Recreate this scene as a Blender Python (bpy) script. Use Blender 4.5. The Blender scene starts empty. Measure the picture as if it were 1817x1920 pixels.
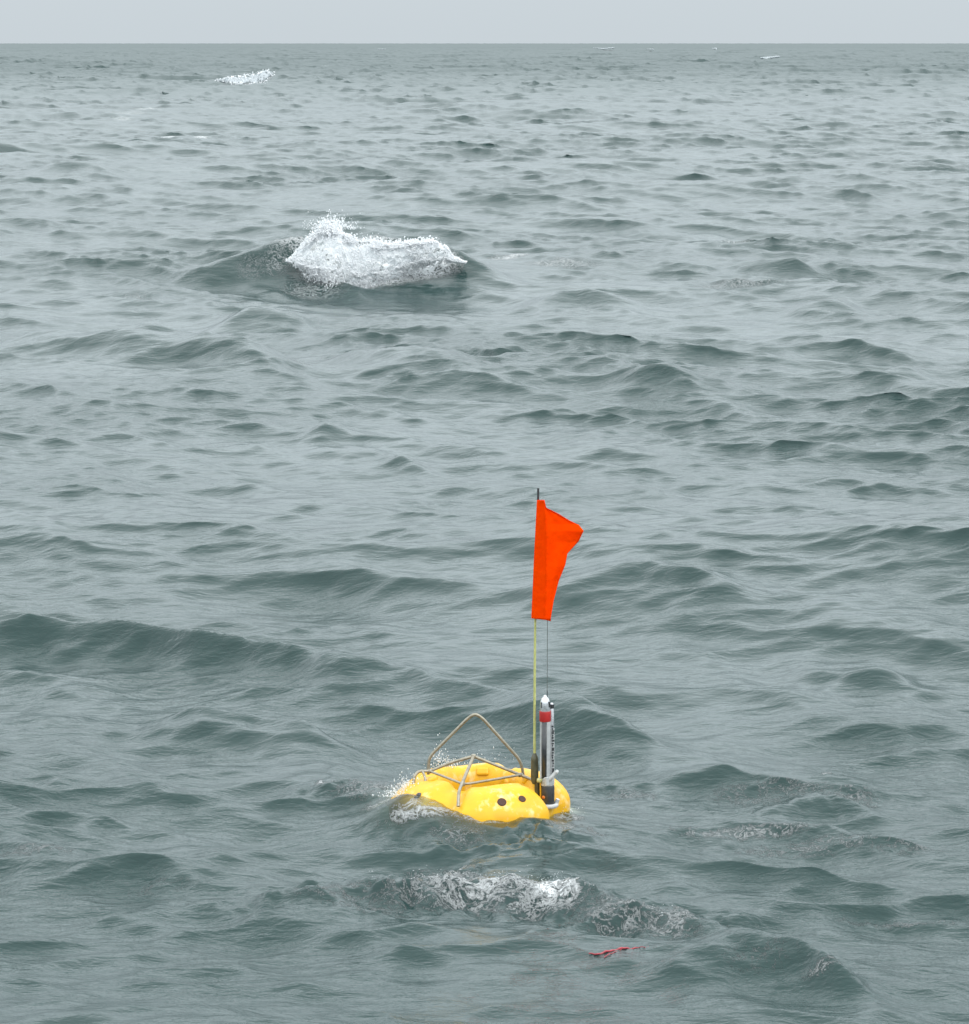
import bpy, bmesh, math, random
import numpy as np
from mathutils import Vector, Matrix

random.seed(7)
rng = np.random.default_rng(21)
scene = bpy.context.scene
COL = scene.collection
PI = math.pi

# ------------------------------------------------------------------ camera, sky, sun, exposure
W_PX, H_PX = 1817.0, 1920.0
FOC = 5820.0                    # focal length in photograph pixels
CAM_H = 7.3                     # ship's rail above the mean water level
HORIZON = 78.0
PITCH = math.atan((H_PX/2 - HORIZON)/FOC)

cd = bpy.data.cameras.new('camera')
cd.sensor_fit = 'HORIZONTAL'
cd.sensor_width = 36.0
cd.lens = 36.0*FOC/W_PX
cd.clip_start = 0.5
cd.clip_end = 60000
cam = bpy.data.objects.new('camera', cd)
COL.objects.link(cam)
cam.location = (0, 0, CAM_H)
cam.rotation_euler = (PI/2 - PITCH, 0, 0)
scene.camera = cam
scene.render.resolution_x = 969
scene.render.resolution_y = 1024

SUN_ELEV, SUN_AZ = math.radians(48), math.radians(126)     # azimuth clockwise from +Y: behind the camera, to the right
world = bpy.data.worlds.new('World')
scene.world = world
world.use_nodes = True
nt = world.node_tree
nt.nodes.clear()
N = nt.nodes.new
sky = N('ShaderNodeTexSky'); sky.sky_type = 'NISHITA'; sky.sun_disc = False
sky.sun_elevation = SUN_ELEV; sky.sun_rotation = SUN_AZ
sky.air_density = 1.0; sky.dust_density = 4.0; sky.ozone_density = 1.0
hsv = N('ShaderNodeHueSaturation'); hsv.inputs['Saturation'].default_value = 0.35
nt.links.new(sky.outputs[0], hsv.inputs['Color'])
tc = N('ShaderNodeTexCoord'); sep = N('ShaderNodeSeparateXYZ')
nt.links.new(tc.outputs['Generated'], sep.inputs[0])
ramp = N('ShaderNodeMapRange'); ramp.inputs['From Min'].default_value = 0.0; ramp.inputs['From Max'].default_value = 1.0
nt.links.new(sep.outputs['Z'], ramp.inputs['Value'])
cloud = N('ShaderNodeTexNoise'); cloud.inputs['Scale'].default_value = 1.6; cloud.inputs['Detail'].default_value = 5
nt.links.new(tc.outputs['Generated'], cloud.inputs['Vector'])
cm = N('ShaderNodeMath'); cm.operation = 'MULTIPLY_ADD'; cm.inputs[1].default_value = 0.30; cm.inputs[2].default_value = -0.15
nt.links.new(cloud.outputs['Fac'], cm.inputs[0])
cadd = N('ShaderNodeMath'); cadd.operation = 'MULTIPLY'
nt.links.new(cm.outputs[0], cadd.inputs[0]); nt.links.new(ramp.outputs[0], cadd.inputs[1])
cs = N('ShaderNodeMath'); cs.operation = 'ADD'; cs.use_clamp = True
nt.links.new(ramp.outputs[0], cs.inputs[0]); nt.links.new(cadd.outputs[0], cs.inputs[1])
cr = N('ShaderNodeValToRGB')           # overcast: a little brighter overhead, as a plain cloud deck is
cr.color_ramp.elements[0].position = 0.0; cr.color_ramp.elements[0].color = (0.570, 0.632, 0.672, 1)
e = cr.color_ramp.elements.new(0.25); e.color = (0.72, 0.79, 0.835, 1)
cr.color_ramp.elements[-1].position = 1.0; cr.color_ramp.elements[-1].color = (0.98, 0.99, 1.0, 1)
cr.color_ramp.elements[-1].color = (0.84, 0.87, 0.88, 1)
nt.links.new(cs.outputs[0], cr.inputs[0])
law = N('ShaderNodeMath'); law.operation = 'MULTIPLY_ADD'; law.inputs[1].default_value = 16.3; law.inputs[2].default_value = 9.7   # brighter overhead, as under any cloud deck
pw = N('ShaderNodeMapRange'); pw.interpolation_type = 'SMOOTHSTEP'; pw.inputs['From Max'].default_value = 0.42
nt.links.new(cs.outputs[0], pw.inputs[0]); nt.links.new(pw.outputs[0], law.inputs[0])
vm = N('ShaderNodeVectorMath'); vm.operation = 'SCALE'; 
nt.links.new(law.outputs[0], vm.inputs['Scale'])
nt.links.new(cr.outputs[0], vm.inputs[0])
mx = N('ShaderNodeMixRGB'); mx.inputs['Fac'].default_value = 0.95
nt.links.new(hsv.outputs[0], mx.inputs['Color1']); nt.links.new(vm.outputs[0], mx.inputs['Color2'])
bg = N('ShaderNodeBackground'); bg.inputs['Strength'].default_value = 0.10
nt.links.new(mx.outputs[0], bg.inputs['Color'])
wo = N('ShaderNodeOutputWorld'); nt.links.new(bg.outputs[0], wo.inputs[0])

sl = bpy.data.lights.new('sun', 'SUN'); sl.energy = 0.9; sl.angle = math.radians(16); sl.color = (1.0, 0.97, 0.92)
so = bpy.data.objects.new('sun', sl); COL.objects.link(so)
sdir = Vector((math.sin(SUN_AZ)*math.cos(SUN_ELEV), math.cos(SUN_AZ)*math.cos(SUN_ELEV), math.sin(SUN_ELEV)))
so.rotation_euler = (-sdir).to_track_quat('-Z', 'Y').to_euler()
so.location = (0, 0, 40)

vs = scene.view_settings
vs.view_transform = 'Standard'; vs.look = 'None'; vs.exposure = 0.15; vs.gamma = 1.0
try: vs.use_curve_mapping = False
except Exception: pass
try:
    scene.cycles.max_bounces = 12; scene.cycles.diffuse_bounces = 8
    scene.cycles.transparent_max_bounces = 16
except Exception: pass

# ------------------------------------------------------------------ helpers
CP, SP = math.cos(PITCH), math.sin(PITCH)
def ray(px, py):
    u = (px - W_PX/2)/FOC; v = (H_PX/2 - py)/FOC
    return Vector((u, CP + v*SP, -SP + v*CP))
def ground(px, py, z=0.0):
    d = ray(px, py)
    t = (z - CAM_H)/d.z
    return Vector((d.x*t, d.y*t, z))

def link(name, me, mat=None, parent=None):
    o = bpy.data.objects.new(name, me)
    COL.objects.link(o)
    if mat is not None and len(me.materials) == 0: me.materials.append(mat)
    if parent is not None: o.parent = parent
    return o
def tag(o, label=None, cat=None, group=None, kind=None):
    if label: o['label'] = label
    if cat: o['category'] = cat
    if group: o['group'] = group
    if kind: o['kind'] = kind
    return o
def empty(name, loc):
    o = bpy.data.objects.new(name, None); COL.objects.link(o); o.location = loc; return o

class MB:
    def __init__(s): s.v = []; s.f = []; s.sm = []
    def add(s, vs_, fs, smooth=True):
        b = len(s.v); s.v += [tuple(p) for p in vs_]
        s.f += [tuple(i+b for i in f) for f in fs]; s.sm += [smooth]*len(fs)
    def tube(s, pts, rad, n=10, cap=True):
        pts = [Vector(p) for p in pts]
        rs = rad if isinstance(rad, (list, tuple)) else [rad]*len(pts)
        rings = []; up = None
        for i, p in enumerate(pts):
            a = pts[max(0, i-1)]; c = pts[min(len(pts)-1, i+1)]
            t = (c-a).normalized()
            if up is None:
                up = Vector((0, 0, 1)) if abs(t.z) < 0.9 else Vector((0, 1, 0))
            x = t.cross(up)
            x.normalize(); y = x.cross(t).normalized(); up = y
            rings.append([p + (x*math.cos(2*PI*k/n) + y*math.sin(2*PI*k/n))*rs[i] for k in range(n)])
        vs_ = [q for r in rings for q in r]; fs = []
        for i in range(len(pts)-1):
            for k in range(n):
                fs.append((i*n+k, i*n+(k+1) % n, (i+1)*n+(k+1) % n, (i+1)*n+k))
        s.add(vs_, fs)
        if cap:
            s.add(rings[0], [tuple(range(n))[::-1]], False); s.add(rings[-1], [tuple(range(n))], False)
    def lathe(s, prof, c, n=24, axis=None):
        c = Vector(c); vs_ = []; fs = []
        M = Matrix.Identity(3) if axis is None else Vector((0, 0, 1)).rotation_difference(Vector(axis)).to_matrix()
        for r, z in prof:
            for k in range(n):
                vs_.append(c + M @ Vector((r*math.cos(2*PI*k/n), r*math.sin(2*PI*k/n), z)))
        for i in range(len(prof)-1):
            for k in range(n):
                fs.append((i*n+k, i*n+(k+1) % n, (i+1)*n+(k+1) % n, (i+1)*n+k))
        s.add(vs_, fs)
        m = len(prof)-1
        s.add(vs_[:n], [tuple(range(n))[::-1]], False); s.add(vs_[m*n:], [tuple(range(n))], False)
    def box(s, c, size, rot=None):
        c = Vector(c); R = rot or Matrix.Identity(3); vs_ = []
        for x in (-.5, .5):
            for y in (-.5, .5):
                for z in (-.5, .5): vs_.append(c + R @ Vector((x*size[0], y*size[1], z*size[2])))
        s.add(vs_, [(0, 1, 3, 2), (4, 6, 7, 5), (0, 4, 5, 1), (2, 3, 7, 6), (0, 2, 6, 4), (1, 5, 7, 3)], False)
    def build(s, name, mat, parent=None, bevel=0):
        me = bpy.data.meshes.new(name); me.from_pydata(s.v, [], s.f)
        me.polygons.foreach_set('use_smooth', s.sm); me.update()
        o = link(name, me, mat, parent)
        if bevel:
            b = o.modifiers.new('bevel', 'BEVEL'); b.width = bevel; b.segments = 2
        return o

def smooth_path(pts, rad, seg=5):
    """round the inner corners of a bent tube"""
    pts = [Vector(p) for p in pts]; out = [pts[0]]
    for i in range(1, len(pts)-1):
        a, b, c = pts[i-1], pts[i], pts[i+1]
        r = min(rad, (a-b).length*.48, (c-b).length*.48)
        p = b + (a-b).normalized()*r; q = b + (c-b).normalized()*r
        for k in range(seg+1):
            t = k/seg
            out.append(p*(1-t)**2 + b*2*t*(1-t) + q*t*t)
    out.append(pts[-1]); return out

class Mat:
    def __init__(s, name):
        s.m = bpy.data.materials.new(name); s.m.use_nodes = True; s.t = s.m.node_tree
        s.p = s.t.nodes['Principled BSDF']; s.out = s.t.nodes['Material Output']
    def n(s, kind, **kw):
        o = s.t.nodes.new(kind)
        for k, v in kw.items():
            if hasattr(o, k): setattr(o, k, v)
            else: o.inputs[k.replace('_', ' ')].default_value = v
        return o
    def l(s, a, b): s.t.links.new(a, b)
    def math(s, op, a, b=None, c=None, clamp=False):
        o = s.t.nodes.new('ShaderNodeMath'); o.operation = op; o.use_clamp = clamp
        for i, x in enumerate((a, b, c)):
            if x is None: continue
            if isinstance(x, (int, float)): o.inputs[i].default_value = x
            else: s.l(x, o.inputs[i])
        return o.outputs[0]

def simple(name, c1, c2, rough=0.5, metal=0.0, scale=20.0, bump=0.0, wet=0.0):
    M = Mat(name)
    tcn = M.n('ShaderNodeTexCoord')
    nz = M.n('ShaderNodeTexNoise', Scale=scale, Detail=6.0, Roughness=0.6)
    M.l(tcn.outputs['Object'], nz.inputs['Vector'])
    r = M.n('ShaderNodeValToRGB')
    r.color_ramp.elements[0].position = 0.35; r.color_ramp.elements[1].position = 0.68
    r.color_ramp.elements[0].color = (*c1, 1); r.color_ramp.elements[1].color = (*c2, 1)
    M.l(nz.outputs['Fac'], r.inputs[0]); M.l(r.outputs[0], M.p.inputs['Base Color'])
    M.p.inputs['Metallic'].default_value = metal
    nr = M.math('MULTIPLY_ADD', nz.outputs['Fac'], 0.3, rough-0.15, True)
    M.l(nr, M.p.inputs['Roughness'])
    if wet: M.p.inputs['Coat Weight'].default_value = wet; M.p.inputs['Coat Roughness'].default_value = 0.12
    if bump:
        b = M.n('ShaderNodeBump', Strength=0.6, Distance=bump)
        M.l(nz.outputs['Fac'], b.inputs['Height']); M.l(b.outputs[0], M.p.inputs['Normal'])
    return M.m

# ------------------------------------------------------------------ the sea surface
def ss(a, b, x):
    t = np.clip((x-a)/(b-a), 0, 1); return t*t*(3-2*t)

WDIR = math.radians(-90 - 21)           # waves run towards the ship and slightly to the left
def band(L, lam_min, lam_max, slope, spread, n=512, seed=1, iso=0.04, dirn=WDIR):
    g = np.random.default_rng(seed)
    k1 = np.fft.fftfreq(n, L/n)*2*np.pi
    kx, ky = np.meshgrid(k1, k1, indexing='ij'); k = np.hypot(kx, ky); k[0, 0] = 1
    c = (kx*math.cos(dirn) + ky*math.sin(dirn))/k
    D = np.abs(c)**(2*spread) + iso
    A = np.where((k > 2*np.pi/lam_max*0.6), k**-2.0, 0)*np.sqrt(D)
    A *= np.exp(-(2*np.pi/lam_max/k)**4)*np.exp(-(k*lam_min/(2*np.pi))**4)
    A[0, 0] = 0
    F = np.fft.fft2(g.standard_normal((n, n)))*A
    h = np.fft.ifft2(F).real
    sx = np.fft.ifft2(1j*kx*F).real; sy = np.fft.ifft2(1j*ky*F).real
    s = slope/math.sqrt((sx**2+sy**2).mean())
    dx = np.fft.ifft2(1j*kx/k*F).real*s; dy = np.fft.ifft2(1j*ky/k*F).real*s
    return h*s, dx, dy, L, n
def sample(fields, L, n, x, y, rot):
    c, s = math.cos(rot), math.sin(rot)
    u = ((x*c + y*s)/L*n); v = ((-x*s + y*c)/L*n)
    i = np.floor(u).astype(np.int64); j = np.floor(v).astype(np.int64)
    fu = u-i; fv = v-j; i0 = i % n; j0 = j % n; i1 = (i+1) % n; j1 = (j+1) % n
    return [f[i0, j0]*(1-fu)*(1-fv) + f[i1, j0]*fu*(1-fv) + f[i0, j1]*(1-fu)*fv + f[i1, j1]*fu*fv for f in fields]

def vnoise(x, y, seed=0):
    n = 128; g = np.random.default_rng(900+seed).random((n, n))
    i = np.floor(x).astype(np.int64); j = np.floor(y).astype(np.int64)
    fu = x-i; fv = y-j; fu = fu*fu*(3-2*fu); fv = fv*fv*(3-2*fv)
    i0 = i % n; j0 = j % n; i1 = (i+1) % n; j1 = (j+1) % n
    return g[i0, j0]*(1-fu)*(1-fv) + g[i1, j0]*fu*(1-fv) + g[i0, j1]*(1-fu)*fv + g[i1, j1]*fu*fv
def fbm(x, y, seed=0, o=4):
    r = 0; a = .5
    for q in range(o):
        r = r + a*vnoise(x*2**q + 13.7*q, y*2**q + 7.1*q, seed+q); a *= .5
    return r/(1-.5**o)

# ---- ridges: single waves that can be told apart, as crest polylines on the water
# (crest pixels used only to find the real place on the water), height, front width, back width, foam
RIDGES = [
    ([(540, 1665), (700, 1645), (900, 1640), (1080, 1655), (1200, 1690), (1300, 1710), (1390, 1745)], .24, .75, 1.2),
    ([(1260, 1800), (1380, 1775), (1500, 1795), (1640, 1850)], .27, .8, .7),
    ([(-90, 1118), (80, 1112), (250, 1124), (420, 1142), (640, 1175)], .50, .75, 1.6),
    ([(600, 1205), (760, 1210), (900, 1235), (1080, 1280), (1180, 1305)], .36, 1.1, 1.5),
    ([(300, 1290), (480, 1300), (640, 1330)], .32, .9, 1.1),
    ([(-60, 622), (150, 628), (330, 640), (520, 660)], .75, 3.0, 4.0),
    ([(1000, 1085), (1200, 1085), (1400, 1110)], .27, 1.0, 1.7),
    ([(1480, 1210), (1700, 1225)], .20, .6, 1.2),
    ([(390, 478), (540, 474), (620, 472), (730, 472), (850, 475), (920, 478)], 1.0, 1.5, 4.0),
    ([(1640, 694), (1740, 684), (1860, 686)], .42, 1.2, 2.4),
    ([(200, 590), (290, 584), (350, 584)], .40, 1.6, 2.4),
    ([(400, 566), (470, 563), (570, 564)], .45, 1.6, 2.4),
    ([(990, 532), (1080, 530), (1190, 535)], .50, 1.8, 2.8),
    ([(1390, 488), (1520, 490)], .45, 1.5, 2.4),
    ([(1500, 552), (1610, 550)], .40, 1.3, 2.4),
    ([(1070, 329), (1190, 328)], .6, 3.0, 5.0),
    ([(40, 298), (220, 299)], .9, 4.0, 7.0),
    ([(230, 254), (400, 256)], 1.0, 5.0, 9.0),
    ([(0, 188), (30, 188)], 1.0, 6.0, 12.0),
    ([(1160, 715), (1300, 716)], .34, 1.0, 1.6),
    ([(620, 668), (760, 684), (890, 694)], .32, 1.4, 2.4),
    ([(570, 800), (640, 797)], .16, .7, 1.0),
    ([(570, 826), (700, 828), (800, 850)], .16, .8, 1.2),
    ([(1400, 1480), (1560, 1465), (1640, 1480)], .16, .55, .6),
    ([(1240, 1425), (1390, 1425)], .12, .4, .7),
    ([(80, 1445), (160, 1447)], .10, .3, .6),
]
RW = []
for pts, hgt, wf, wb in RIDGES:
    q = [ground(px, py, hgt*.9) for px, py in pts]
    RW.append((np.array([(p.x, p.y) for p in q]), hgt, wf, wb))

def ridge_height(x, y):
    z = np.zeros_like(x)
    for k, (P, hgt, wf, wb) in enumerate(RW):
        pad = 3.2*max(wf, wb)
        m = (x > P[:, 0].min()-pad) & (x < P[:, 0].max()+pad) & (y > P[:, 1].min()-pad) & (y < P[:, 1].max()+pad)
        if not m.any(): continue
        xm = x[m]; ym = y[m]
        wob = (fbm(xm/wf*.8+k*3.3, ym/wf*.8, k)-.5)*wf*.5
        yc = np.interp(xm, P[:, 0], P[:, 1]) + wob
        L = P[-1, 0]-P[0, 0]; endw = max(L*.22, wf*.6)
        env = ss(P[0, 0]-endw*.8, P[0, 0]+endw, xm)*(1-ss(P[-1, 0]-endw, P[-1, 0]+endw*.8, xm))
        d = ym-yc
        w = np.where(d < 0, wf, wb)
        prof = 1.0/(1.0+(np.abs(d)/w*1.35)**2.0)**1.5
        prof = prof*.75 + .25*np.exp(-np.abs(d)/w*3.0)      # a sharp lip
        z[m] += hgt*env*prof*(.85+.3*fbm(xm/wf, ym*0+k, k+40))
    return z

BUOY = ground(905, 1532)               # where the lander floats

# angles: fine where the photograph looks, coarse elsewhere, all round
fine = np.radians(np.arange(-10.6, 10.6, 0.052))
mid = np.radians(np.arange(10.6, 30, 0.7)); far_ = np.radians(np.arange(31, 180, 6.0))
TH = np.concatenate([-far_[::-1], -mid[::-1], fine, mid, far_])
TH = np.unique(np.round(TH, 7))
def rows(a, b, g): return np.exp(np.arange(math.log(a), math.log(b), g))
R = np.concatenate([rows(.6, 18.5, .05), rows(18.5, 62, .00135), rows(62, 300, .0021), rows(300, 4000, .0033), rows(4000, 12500, .006)])
nr, nc = len(R), len(TH)
RR, TT = np.meshgrid(R, TH, indexing='ij')
X = RR*np.sin(TT); Y = RR*np.cos(TT)

B = [band(233.0, 5.5, 24.0, .080, 8.0, seed=3, dirn=WDIR),
     band(61.0, 0.9, 5.0, .165, 3.6, seed=5, dirn=WDIR+.15),
     band(15.7, .30, 1.1, .165, 1.4, seed=11, iso=.12, dirn=WDIR-.1),
     band(331.0, 14.0, 45.0, .042, 3.0, seed=8, dirn=WDIR+.3)]
ROT = [0.21, -0.37, 0.53, -0.11]
patch = fbm(X/9.0, Y/14.0, 60, 3); patch2 = fbm(X/2.3+5, Y/4.0, 63, 3)
Z = np.zeros_like(X); DX = np.zeros_like(X); DY = np.zeros_like(X)
quiet = 1 - .80*np.exp(-(((X-BUOY.x)/1.5)**2+((Y-BUOY.y)/1.6)**2)**1.5)
damp_near = 1 - .60*np.exp(-((X/9)**2+((Y-BUOY.y-1)/13.0)**2)**1.5)
Z0 = None
for bi, (b, rot) in enumerate(zip(B, ROT)):
    h, dx, dy, L, n = b
    hh, ax, ay = sample((h, dx, dy), L, n, X, Y, rot)
    c, s = math.cos(rot), math.sin(rot)
    ax, ay = ax*c-ay*s, ax*s+ay*c
    amp = damp_near*quiet*(1-.65*(1-ss(23, 28, Y)))
    if bi in (0, 3): amp = amp*(1+.5*ss(250, 900, RR))
    if bi == 1: amp = quiet*(1-.55*(1-ss(22, 27, Y)))*(.55+.9*patch)*(1+1.0*ss(200, 800, RR))
    if bi == 2: amp = (.35+1.2*patch2*patch*1.6)*(1-ss(300, 900, RR))*(1-.5*np.exp(-(((X-BUOY.x)/1.1)**2+((Y-BUOY.y)/1.1)**2)))
    chop = (1.4, 1.5, 1.2, .6)[bi]
    if bi < 3: chop = chop*1.0
    Z += hh*amp; DX += chop*ax*amp; DY += chop*ay*amp
QX = X+DX; QY = Y+DY                   # where the choppy swell has carried each point
Z += ridge_height(QX, QY)

def water_z(x, y):
    x0, y0 = x, y
    for _ in range(4):
        r = math.hypot(x0, y0); t = math.atan2(x0, y0)
        i = min(nr-1, int(np.searchsorted(R, r))); j = min(nc-1, int(np.searchsorted(TH, t)))
        x0 = x-float(DX[i, j]); y0 = y-float(DY[i, j])
    return float(Z[i, j])
def on_water(px, py):
    """first point where the sight line through this place meets the waves"""
    d = ray(px, py); y1 = ground(px, py, -1.2).y; y0 = ground(px, py, 1.6).y
    st = max(.02, (y1-y0)/300); y = y0
    while y < y1:
        t = y/d.y
        if CAM_H + d.z*t <= water_z(d.x*t, y): break
        y += st
    t = y/d.y
    return Vector((d.x*t, y, CAM_H + d.z*t))

# the float's shape is needed here, to know where thin water lies over it
from mathutils.bvhtree import BVHTree
def angd(a, b): 
    return (a-b+180) % 360-180
SEAMS = [(-118, 12, .34), (-24, 15, .78), (62, 10, .26), (165, 10, .30)]
def float_mesh():
    nth, nph = 144, 40
    v = []; f = []
    for i in range(nth):
        th = 360*i/nth; tr_ = math.radians(th)
        k = 0
        for s, w, dpt in SEAMS: k = max(k, dpt*math.exp(-(angd(th, s)/w)**4))
        lob = 1 + .035*math.cos(4*math.radians(th-112+67)) 
        for j in range(nph):
            ph = 2*PI*j/nph
            c, s_ = math.cos(ph), math.sin(ph)
            # superellipse section, taller inside
            ex = math.copysign(abs(c)**.85, c); ez = math.copysign(abs(s_)**.80, s_)
            a_out, a_in = .33*lob, .15
            rad = .50 + (a_out if ex > 0 else a_in)*ex*(1-k*.55)
            z = .13 + .27*ez*(1-k*.55) + (.0 if ex > 0 else .015)
            if ex > 0: z -= .10*ex*ex*max(0, s_)         # the outer shoulder falls away
            # the ridge along each lobe
            z += .012*math.sin(math.radians(th)*5+1)*max(0, s_)**3
            rad += .12*math.exp(-(angd(th, 197)/38)**2)*max(0, ex)*(1-s_)*.5
            v.append((rad*math.cos(tr_)*1.02, rad*math.sin(tr_)*.96, z))
    for i in range(nth):
        for j in range(nph):
            i2 = (i+1) % nth; j2 = (j+1) % nph
            f.append((i*nph+j, i2*nph+j, i2*nph+j2, i*nph+j2))
    return v, f
fv_, ff0 = float_mesh(); bvh = BVHTree.FromPolygons(fv_, ff0)
# the lander presses a wash against its left side and front: low swell of water over the hull's edge
def bump2(cx, cy, sx, sy, a, rot=0):
    c, s = math.cos(rot), math.sin(rot)
    u = ((QX-cx)*c+(QY-cy)*s)/sx; v = (-(QX-cx)*s+(QY-cy)*c)/sy
    return a*np.exp(-(u*u+v*v))
bx, by = BUOY.x, BUOY.y
Z += bump2(-1.5, 20.2, 6.5, 3.6, .45)        # unseen hump, added to tilt the near water away and brighten it
Z += bump2(bx, by, 1.5, 1.5, .07)
Z += bump2(bx+.05, by-.85, .9, .45, .09)
Z += bump2(bx-.62, by-.62, .45, .32, .12, -.35)
Z += bump2(bx-.95, by-.35, .35, .35, .07)
Z += bump2(bx-.62, by-.50, .36, .30, .15, -.35)

# jacobian-like whitening on the sharpest crests
foam = np.zeros_like(X)
def foam_blob(px, py, rx, ry, a, z=.2, rot=0):
    """rx, ry in metres on the water"""
    p = on_water(px, py)
    c, s = math.cos(rot), math.sin(rot)
    u = ((QX-p.x)*c+(QY-p.y)*s)/rx; v = (-(QX-p.x)*s+(QY-p.y)*c)/ry
    return a*np.exp(-(u*u+v*v)**1.5)
FOAM = [  # px, py, rx, ry, amount, height
    (920, 1655, .75, .55, .74, .28), (1040, 1666, .38, .5, .84, .28), (800, 1652, .6, .5, .60, .28), (640, 1668, .6, .4, .42, .3),
    (1160, 1705, .50, .50, .52, .25), (1260, 1722, .36, .42, .56, .2), (830, 1690, .8, .35, .50, .25), (1000, 1690, .5, .4, .6, .25),
    (700, 1712, .5, .25, .42, .2), (1180, 1730, .5, .3, .42, .2), (1545, 1812, .22, .10, .50, .15), (1420, 1790, .5, .3, .34, .15),
    (615, 1470, .16, .22, .95, .05), (1180, 1492, .4, .4, .46, .05), (1450, 1490, 1.0, .5, .41, .1), (1600, 1500, .4, .4, .45, .1),
    (1400, 1565, 1.0, .20, .50, .05), (1520, 1592, 1.1, .25, .44, .0), (1700, 1580, .6, .4, .4, .0), (1552, 1452, .1, .1, .6, .1),
    (300, 1660, .5, .2, .36, .1), (60, 1590, .6, .2, .42, .05), (860, 1560, .4, .3, .45, .0), (1080, 1555, .45, .3, .52, .0),
    (1690, 1740, .8, .10, .44, .1), (950, 484, 1.0, 1.0, .72, .6), (1050, 492, 1.9, .8, .55, .5), (1390, 529, 2.2, .7, .50, .5), (470, 497, .7, 1.0, .42, .8),
    (690, 522, 1.9, .9, 1.05, .85), (620, 518, 1.0, .9, 1.05, .9), (800, 500, 1.2, .7, .95, 0), (600, 500, .8, .8, 1.0, 0), (730, 500, 1.5, .7, 1.0, 0), (520, 490, .7, .8, .50, 0), (640, 475, 2.6, .8, .8, 0), (1375, 455, .9, 2.0, .56, .3), (1380, 528, 2.0, 1.2, .42, .3), (250, 560, .6, 1.0, .48, .3), (450, 565, .5, .8, .4, .3), (940, 790, .2, .3, .3, 0),
    (270, 205, 2.5, 9, .62, .6), (230, 222, 1.6, 6, .55, .4), (320, 255, .9, 4, .75, .9), (375, 258, .9, 4, .75, .9),
    (590, 545, 1.5, 1.6, .5, .2), (1170, 151, 4, 4, .50, 0), (1232, 151, 3, 4, .52, 0), (240, 213, 3, 3, .52, 0), (610, 124, 2, 4, .5, 0), (690, 1475, .5, .5, .5, .05), (760, 1480, .35, .35, .6, .05),
    (790, 1512, .45, .14, .72, 0), (900, 1540, .4, .10, .58, 0), (1065, 1533, .22, .16, .62, 0), (720, 1505, .3, .16, .55, 0)]
for a in FOAM: foam = np.maximum(foam, foam_blob(*a))
churn = foam*np.where((QY < BUOY.y-1.2) & (QX > -2), 1.0, .5)                    # broken, tumbling water, with or without white on it
for a in ((1230, 1712, .95, .55, .9, 0), (850, 1668, 1.5, .5, .9, 0), (1040, 1680, .9, .5, 1, 0), (1500, 1500, 1.3, .6, .35, 0), (1480, 1800, .5, .4, .3, 0),
          (600, 1480, .5, .5, .5, 0), (940, 1572, .9, .45, .8, 0), (760, 1530, .6, .3, .6, 0), (1420, 1580, 1.5, .6, .25, 0), (520, 1680, .9, .4, .5, 0), (1150, 1490, .5, .5, .5, 0)):
    churn = np.maximum(churn, foam_blob(*a))

turb = np.clip(churn, 0, 1)*(RR < 60)
Z += turb*.30*(fbm(X*5, Y*4, 101, 5)-.5)
foam = foam*(RR > .1)
Z += np.clip(foam, 0, 1)*((RR > 60) & (RR < 140))*.4*(fbm(X*2, Y*2, 105, 4)-.5)

# yellow hull glimpsed through the thin layer of water that washes over it
lx, ly = X+DX-bx, Y+DY-by
clarity = np.zeros_like(X)
outl = []
for k in range(72):
    a_ = 2*PI*k/72
    outl.append(max(math.hypot(p[0], p[1]) for p in fv_[k*2*40:k*2*40+40]))
ang_ = np.arctan2(ly, lx) % (2*PI)
rad_out = np.interp(ang_, np.arange(73)*2*PI/72, outl+[outl[0]])
near_ = np.hypot(lx, ly) < 1.6
for i_, j_ in zip(*np.nonzero(near_)):
    x, y = float(lx[i_, j_]), float(ly[i_, j_]); z = float(Z[i_, j_])
    h = bvh.ray_cast(Vector((x, y, 2)), Vector((0, 0, -1)))
    if h[0] is not None:
        clarity[i_, j_] = math.exp(-max(0, z-h[0].z)/.26)
    else:
        o_ = math.hypot(x, y)-rad_out[i_, j_]
        clarity[i_, j_] = .92*math.exp(-max(0, o_)/(.10 if x < .2 else .06)) if y < .1 else .6*math.exp(-max(0, o_)/.10)

PX = QX; PY = QY
co = np.stack([PX, PY, Z], -1).reshape(-1, 3)
cidx = len(co)
center = np.array([[0, 0, float(Z[0].mean())]])
co = np.concatenate([co, center])
idx = np.arange(nr*nc).reshape(nr, nc)
a = idx[:-1, :]; b_ = idx[1:, :]
an = np.roll(a, -1, 1); bn = np.roll(b_, -1, 1)
quads = np.stack([a, an, bn, b_], -1).reshape(-1, 4)[:, ::-1]
tri = np.stack([np.full(nc, cidx), np.roll(idx[0], -1), idx[0]], -1)[:, ::-1]
loops = np.concatenate([quads.ravel(), tri.ravel()]).astype(np.int32)
starts = np.concatenate([np.arange(len(quads))*4, len(quads)*4+np.arange(nc)*3]).astype(np.int32)
wm = bpy.data.meshes.new('water')
wm.vertices.add(len(co)); wm.vertices.foreach_set('co', co.ravel().astype(np.float32))
wm.loops.add(len(loops)); wm.loops.foreach_set('vertex_index', loops)
wm.polygons.add(len(starts)); wm.polygons.foreach_set('loop_start', starts)
wm.update(calc_edges=True)
wm.polygons.foreach_set('use_smooth', np.ones(len(starts), dtype=bool))
if wm.polygons[len(quads)//2].normal.z < 0: wm.flip_normals()
def vattr(name, arr):
    at = wm.attributes.new(name, 'FLOAT', 'POINT')
    at.data.foreach_set('value', np.concatenate([arr.ravel(), [0]]).astype(np.float32))
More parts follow.
